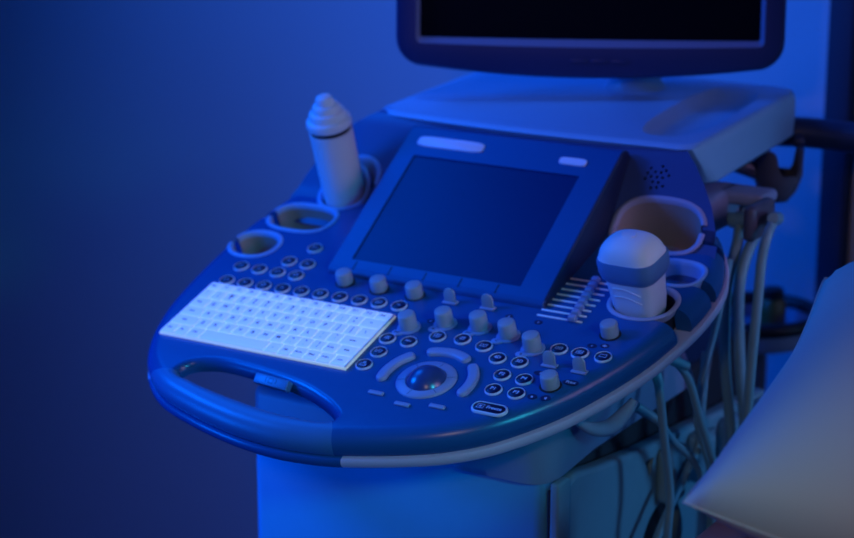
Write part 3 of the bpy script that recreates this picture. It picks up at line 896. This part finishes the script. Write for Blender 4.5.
# cables
def cable(pts, r, label):
    b = bmesh.new(); P = catmull([Vector(p) for p in pts], 10, False)
    o = thing('probe_cable', label, 'cable', P[0] + OFF, group='cables hanging beside the machine')
    tube(b, [p - P[0] for p in P], r, 12)
    c = obj('cable_sheath', b, M['cable'], o)
    b = bmesh.new(); t = (P[3] - P[0]).normalized()
    tube(b, [Vector((0, 0, 0)), t * .012, t * .03], [r * 1.35, r * 1.35, r * 1.1], 14)
    obj('strain_relief', b, M['cable'], o)
    return o
CABLES = [
    ([(.153, .196, -.006), (.158, .197, -.022), (.162, .199, -.042), (.165, .206, -.09), (.168, .216, -.143), (.17, .216, -.171), (.17, .212, -.215), (.165, .22, -.40), (.165, .25, -.62), (.19, .25, -.90), (.215, .25, -.998)], .0047, 'grey cable hanging down in front of the side panel from the console edge'),
    ([(.162, .211, -.006), (.169, .222, -.014), (.176, .241, -.038), (.182, .256, -.079), (.187, .280, -.129), (.189, .303, -.170), (.189, .324, -.225), (.19, .34, -.42), (.19, .33, -.62), (.22, .33, -.90), (.235, .33, -.998)], .0044, 'grey cable slanting from under the front probe holder down behind the pillow corner'),
    ([(.1402, .418, .094), (.149, .418, .094), (.153, .413, .076), (.149, .395, .017), (.149, .400, -.068), (.152, .418, -.157), (.152, .432, -.272), (.165, .43, -.43), (.17, .42, -.62), (.19, .42, -.90), (.215, .42, -.998)], .0064, 'thick grey cable looping from the cable arm, nearest to the rear holder'),
    ([(.1402, .4565, .098), (.158, .4565, .098), (.169, .432, .085), (.167, .405, .060), (.166, .390, .019), (.169, .395, -.065), (.171, .414, -.152), (.172, .422, -.265), (.18, .40, -.44), (.185, .38, -.62), (.20, .38, -.90), (.225, .38, -.998)], .0064, 'thick grey cable looping from the cable arm, beside its dark rounded end'),
    ([(.203, .400, .108), (.206, .385, .110), (.208, .362, .099), (.206, .353, .072), (.206, .347, .029), (.206, .339, -.026), (.207, .331, -.08), (.208, .326, -.171), (.21, .35, -.40), (.21, .40, -.62), (.23, .40, -.90), (.24, .40, -.998)], .0056, 'grey cable hanging outside the dark rounded end of the cable arm'),
    ([(.156, .380, .060), (.156, .371, .030), (.156, .348, -.019), (.155, .325, -.059), (.154, .315, -.107), (.158, .332, -.150), (.157, .352, -.20), (.157, .358, -.40), (.16, .30, -.62), (.18, .30, -.90), (.205, .30, -.998)], .0038, 'thin grey cable slanting behind the vertical cables across the dark gap'),
    ([(.130, .392, -.055), (.135, .372, -.105), (.147, .338, -.146), (.149, .306, -.165), (.149, .262, -.195), (.149, .222, -.235), (.150, .19, -.33), (.16, .2, -.62), (.18, .2, -.90), (.205, .2, -.998)], .0046, 'teal grey cable crossing diagonally in front of the round port recess'),
    ([(.133, .205, -.064), (.15, .226, -.084), (.157, .243, -.107), (.166, .282, -.143), (.167, .320, -.190), (.168, .345, -.26), (.175, .355, -.42), (.175, .345, -.62), (.195, .345, -.90), (.22, .345, -.998)], .0042, 'grey cable curving over the port covers in a low arch'),
]
for p, r, l in CABLES: cable(p, r, l)

# ------------------------------------------------------------------ couch and pillow
CZT = -.118
cou = thing('exam_couch', 'examination couch with a brown padded edge under the pale pillow', 'exam couch', (.85, -1.0, 0))
def cobj(n, b, m): 
    me = finish(b, m, True, 40, n); me.transform(Matrix.Translation(OFF - Vector((.85, -1.0, 0)))); return link_mesh(n, me, cou)
b = bmesh.new(); box(b, .274, .326, -1.55, .16, CZT - .07, CZT, .010, 4); cobj('padded_edge', b, M['mattress'])
b = bmesh.new(); box(b, .334, 1.06, -1.55, .16, CZT - .09, CZT - .006, .018, 5); cobj('mattress', b, M['couch'])
b = bmesh.new(); box(b, .32, 1.04, -1.53, .14, CZT - .15, CZT - .092, .006); cobj('couch_frame', b, M['couch'])
b = bmesh.new()
loft(b, [[Vector((x_, y_, z_)) for y_, z_ in ((-.10, CZT - .006), (.155, CZT - .006), (.155, -.084), (.13, -.080), (.02, -.102))] for x_ in (.44, .70)]); bevel_sharp(b, .008, 3, 20); cobj('headrest', b, M['couch'])
for sx in (.50, 1.00):
    for sy in (-1.45, 0.08):
        b = bmesh.new(); box(b, sx - .025, sx + .025, sy - .025, sy + .025, FZ, CZT - .151, .005); cobj('leg', b, M['couch'])

P1 = Vector((.3775, -.230, .029)); e1 = (Vector((.304, .272, .088)) - P1); L1 = e1.length; e1.normalize()
e2 = Vector((.98, .06, -.19)); e2 = (e2 - e1 * e2.dot(e1)).normalized(); L2 = .66; en = e2.cross(e1).normalized()
C0 = P1 + e1 * L1 / 2 + e2 * L2 / 2
pw = thing('pillow', 'large pale grey vinyl pillow lying on the brown edged couch', 'pillow', C0 + OFF)
b = bmesh.new(); n = 56; grid = {}
for side in (1, -1):
    for i in range(n + 1):
        for j in range(n + 1):
            s, t = -1 + 2 * i / n, -1 + 2 * j / n
            edge = i in (0, n) or j in (0, n)
            if side == -1 and edge: grid[(side, i, j)] = grid[(1, i, j)]; continue
            pin = 1 - .055 * (1 - t * t) * s * s; pit = 1 + .05 * (1 - s * s) * t * t
            hgt = (max(0, (1 - s ** 4)) * max(0, (1 - t ** 4))) ** .56
            wr = .004 * math.sin(5 * s + 3 * t) * math.sin(4 * t - 2 * s + 1) * hgt
            hh = (.120 if side == 1 else .055) * hgt + wr
            cr = 1 - .012 * (s * t) ** 8
            p = e1 * (t * L1 / 2 * pit * cr) + e2 * (s * L2 / 2 * pin * cr) + en * (-side * -1 * hh)
            grid[(side, i, j)] = b.verts.new(p)
for side in (1, -1):
    for i in range(n):
        for j in range(n):
            q = [grid[(side, i, j)], grid[(side, i + 1, j)], grid[(side, i + 1, j + 1)], grid[(side, i, j + 1)]]
            b.faces.new(q if side == 1 else q[::-1])
obj('cover', b, M['pillow'], pw, angle=80)
ed = [grid_p for grid_p in []]
b = bmesh.new(); pts = []
for i in range(n): pts.append((-1 + 2 * i / n, -1))
for j in range(n): pts.append((1, -1 + 2 * j / n))
for i in range(n): pts.append((1 - 2 * i / n, 1))
for j in range(n): pts.append((-1, 1 - 2 * j / n))
pp = [(1 - .012 * (s * t) ** 8) * (e1 * (t * L1 / 2 * (1 + .05 * (1 - s * s) * t * t)) + e2 * (s * L2 / 2 * (1 - .055 * (1 - t * t) * s * s))) for s, t in pts]
tube(b, pp, .0010, 6, closed=True); obj('seam', b, M['pillow'], pw, angle=80)

# ------------------------------------------------------------------ behind the machine
TX, TY, TZ = .002, .86, -.155
tro = thing('instrument_trolley', 'round blue tray trolley with black rim standing by the wall behind the machine', 'trolley', MW(TX, TY, FZ))
H = TZ - FZ
b = bmesh.new(); lathe(b, [(.02, H - .03), (.072, H - .028), (.080, H - .012), (.080, H), (.074, H), (.070, H - .016), (.01, H - .018)], 40); obj('tray', b, M['trolley'], tro)
b = bmesh.new(); tube(b, [Vector((.080 * math.cos(2 * PI * k / 40), .080 * math.sin(2 * PI * k / 40), H + .006)) for k in range(40)], .0095, 10, closed=True); obj('rim', b, M['black'], tro)
b = bmesh.new(); lathe(b, [(.014, .05), (.014, H - .028)], 20); obj('post', b, M['hook'], tro)
b = bmesh.new(); lathe(b, [(.10, 0), (.10, .02), (.03, .05), (.014, .06)], 32); obj('base', b, M['hook'], tro)
jar = thing('jar', 'small amber lidded jar standing on the round tray by the wall', 'jar', MW(TX + .012, TY + .02, TZ - .0165))
b = bmesh.new(); lathe(b, [(.016, 0), (.018, .004), (.018, .036), (.012, .044)], 24); obj('body', b, M['amber'], jar)
b = bmesh.new(); lathe(b, [(.014, .043), (.014, .055), (.012, .057)], 24); obj('lid', b, M['black'], jar)

# ------------------------------------------------------------------ camera
cam = bpy.data.cameras.new('camera'); co = bpy.data.objects.new('camera', cam); COL.objects.link(co)
bb, pp_ = 0.5527471, 0.2666886
cdir = Vector((math.sin(bb) * math.cos(pp_), -math.cos(bb) * math.cos(pp_), math.sin(pp_)))
co.location = Vector((0.9904261, -1.60445251, 0.62978126)) + OFF
co.rotation_euler = (-cdir).to_track_quat('-Z', 'Y').to_euler()
cam.sensor_width = 36; cam.lens = 2000 / 854 * 36
cam.clip_start = .05
cam.dof.use_dof = True; cam.dof.focus_distance = 1.88; cam.dof.aperture_fstop = 4.2
SC.camera = co

# ------------------------------------------------------------------ light
def area(name, loc, target, size, power, col, spread=180, sy=None):
    l = bpy.data.lights.new(name, 'AREA'); l.energy = power; l.color = col; l.size = size; l.spread = math.radians(spread)
    if sy: l.shape = 'RECTANGLE'; l.size_y = sy
    o = bpy.data.objects.new(name, l); COL.objects.link(o); o.location = Vector(loc) + OFF
    o.rotation_euler = (Vector(target) - Vector(loc)).to_track_quat('-Z', 'Y').to_euler(); return o
def spot(name, loc, target, power, col, deg, blend=1, r=.05):
    l = bpy.data.lights.new(name, 'SPOT'); l.energy = power; l.color = col; l.spot_size = math.radians(deg); l.spot_blend = blend; l.shadow_soft_size = r
    o = bpy.data.objects.new(name, l); COL.objects.link(o); o.location = Vector(loc) + OFF
    o.rotation_euler = (Vector(target) - Vector(loc)).to_track_quat('-Z', 'Y').to_euler(); return o
BLUE = (.0, .135, 1.0)
area('blue_lamp', (-1.30, -.55, .75), (-.1, .1, .0), .40, 5.0, BLUE, 85)
area('low_blue_lamp', (-.78, -.50, -.16), (-.2, .05, -.20), .25, .95, BLUE, 90)
area('ceiling_lamp', (-1.25, .25, 1.5), (-.1, .45, 0), .9, 8, BLUE, 110)
spot('wall_fill', (-.35, .0, 1.2), (-.50, 1.0, 0.40), 46, (.045, .20, 1.0), 82, 1, .1)  # added fill, no real fixture: sets the back wall's brightness separately
spot('rear_lamp', (.05, .50, 1.3), (.02, 1.02, -.05), 6.2, (.0, .095, 1.0), 38, .8, .05)
area('lilac_lamp', (1.9, -.15, .74), (.2, .08, .05), .9, .66, (.62, .40, .90), 34)
area('warm_lamp', (.72, -1.75, .86), (.42, 0, -.02), .14, .34, (1.0, .72, .50), 60)
area('cyan_lamp', (1.50, -.95, .80), (-.05, -.06, 0), .18, .24, (.03, .66, 1.0), 26)
area('teal_lamp', (1.55, .75, .12), (.12, .25, -.15), 0.3, .62, (.12, .44, 1.0), 60)
w = bpy.data.worlds.new('world'); SC.world = w; w.use_nodes = True
bg = w.node_tree.nodes['Background']; bg.inputs['Color'].default_value = (.01, .09, .50, 1); bg.inputs['Strength'].default_value = .08

vs = SC.view_settings
vs.view_transform = 'Standard'; vs.look = 'None'; vs.gamma = 1; vs.use_curve_mapping = False; vs.exposure = 0
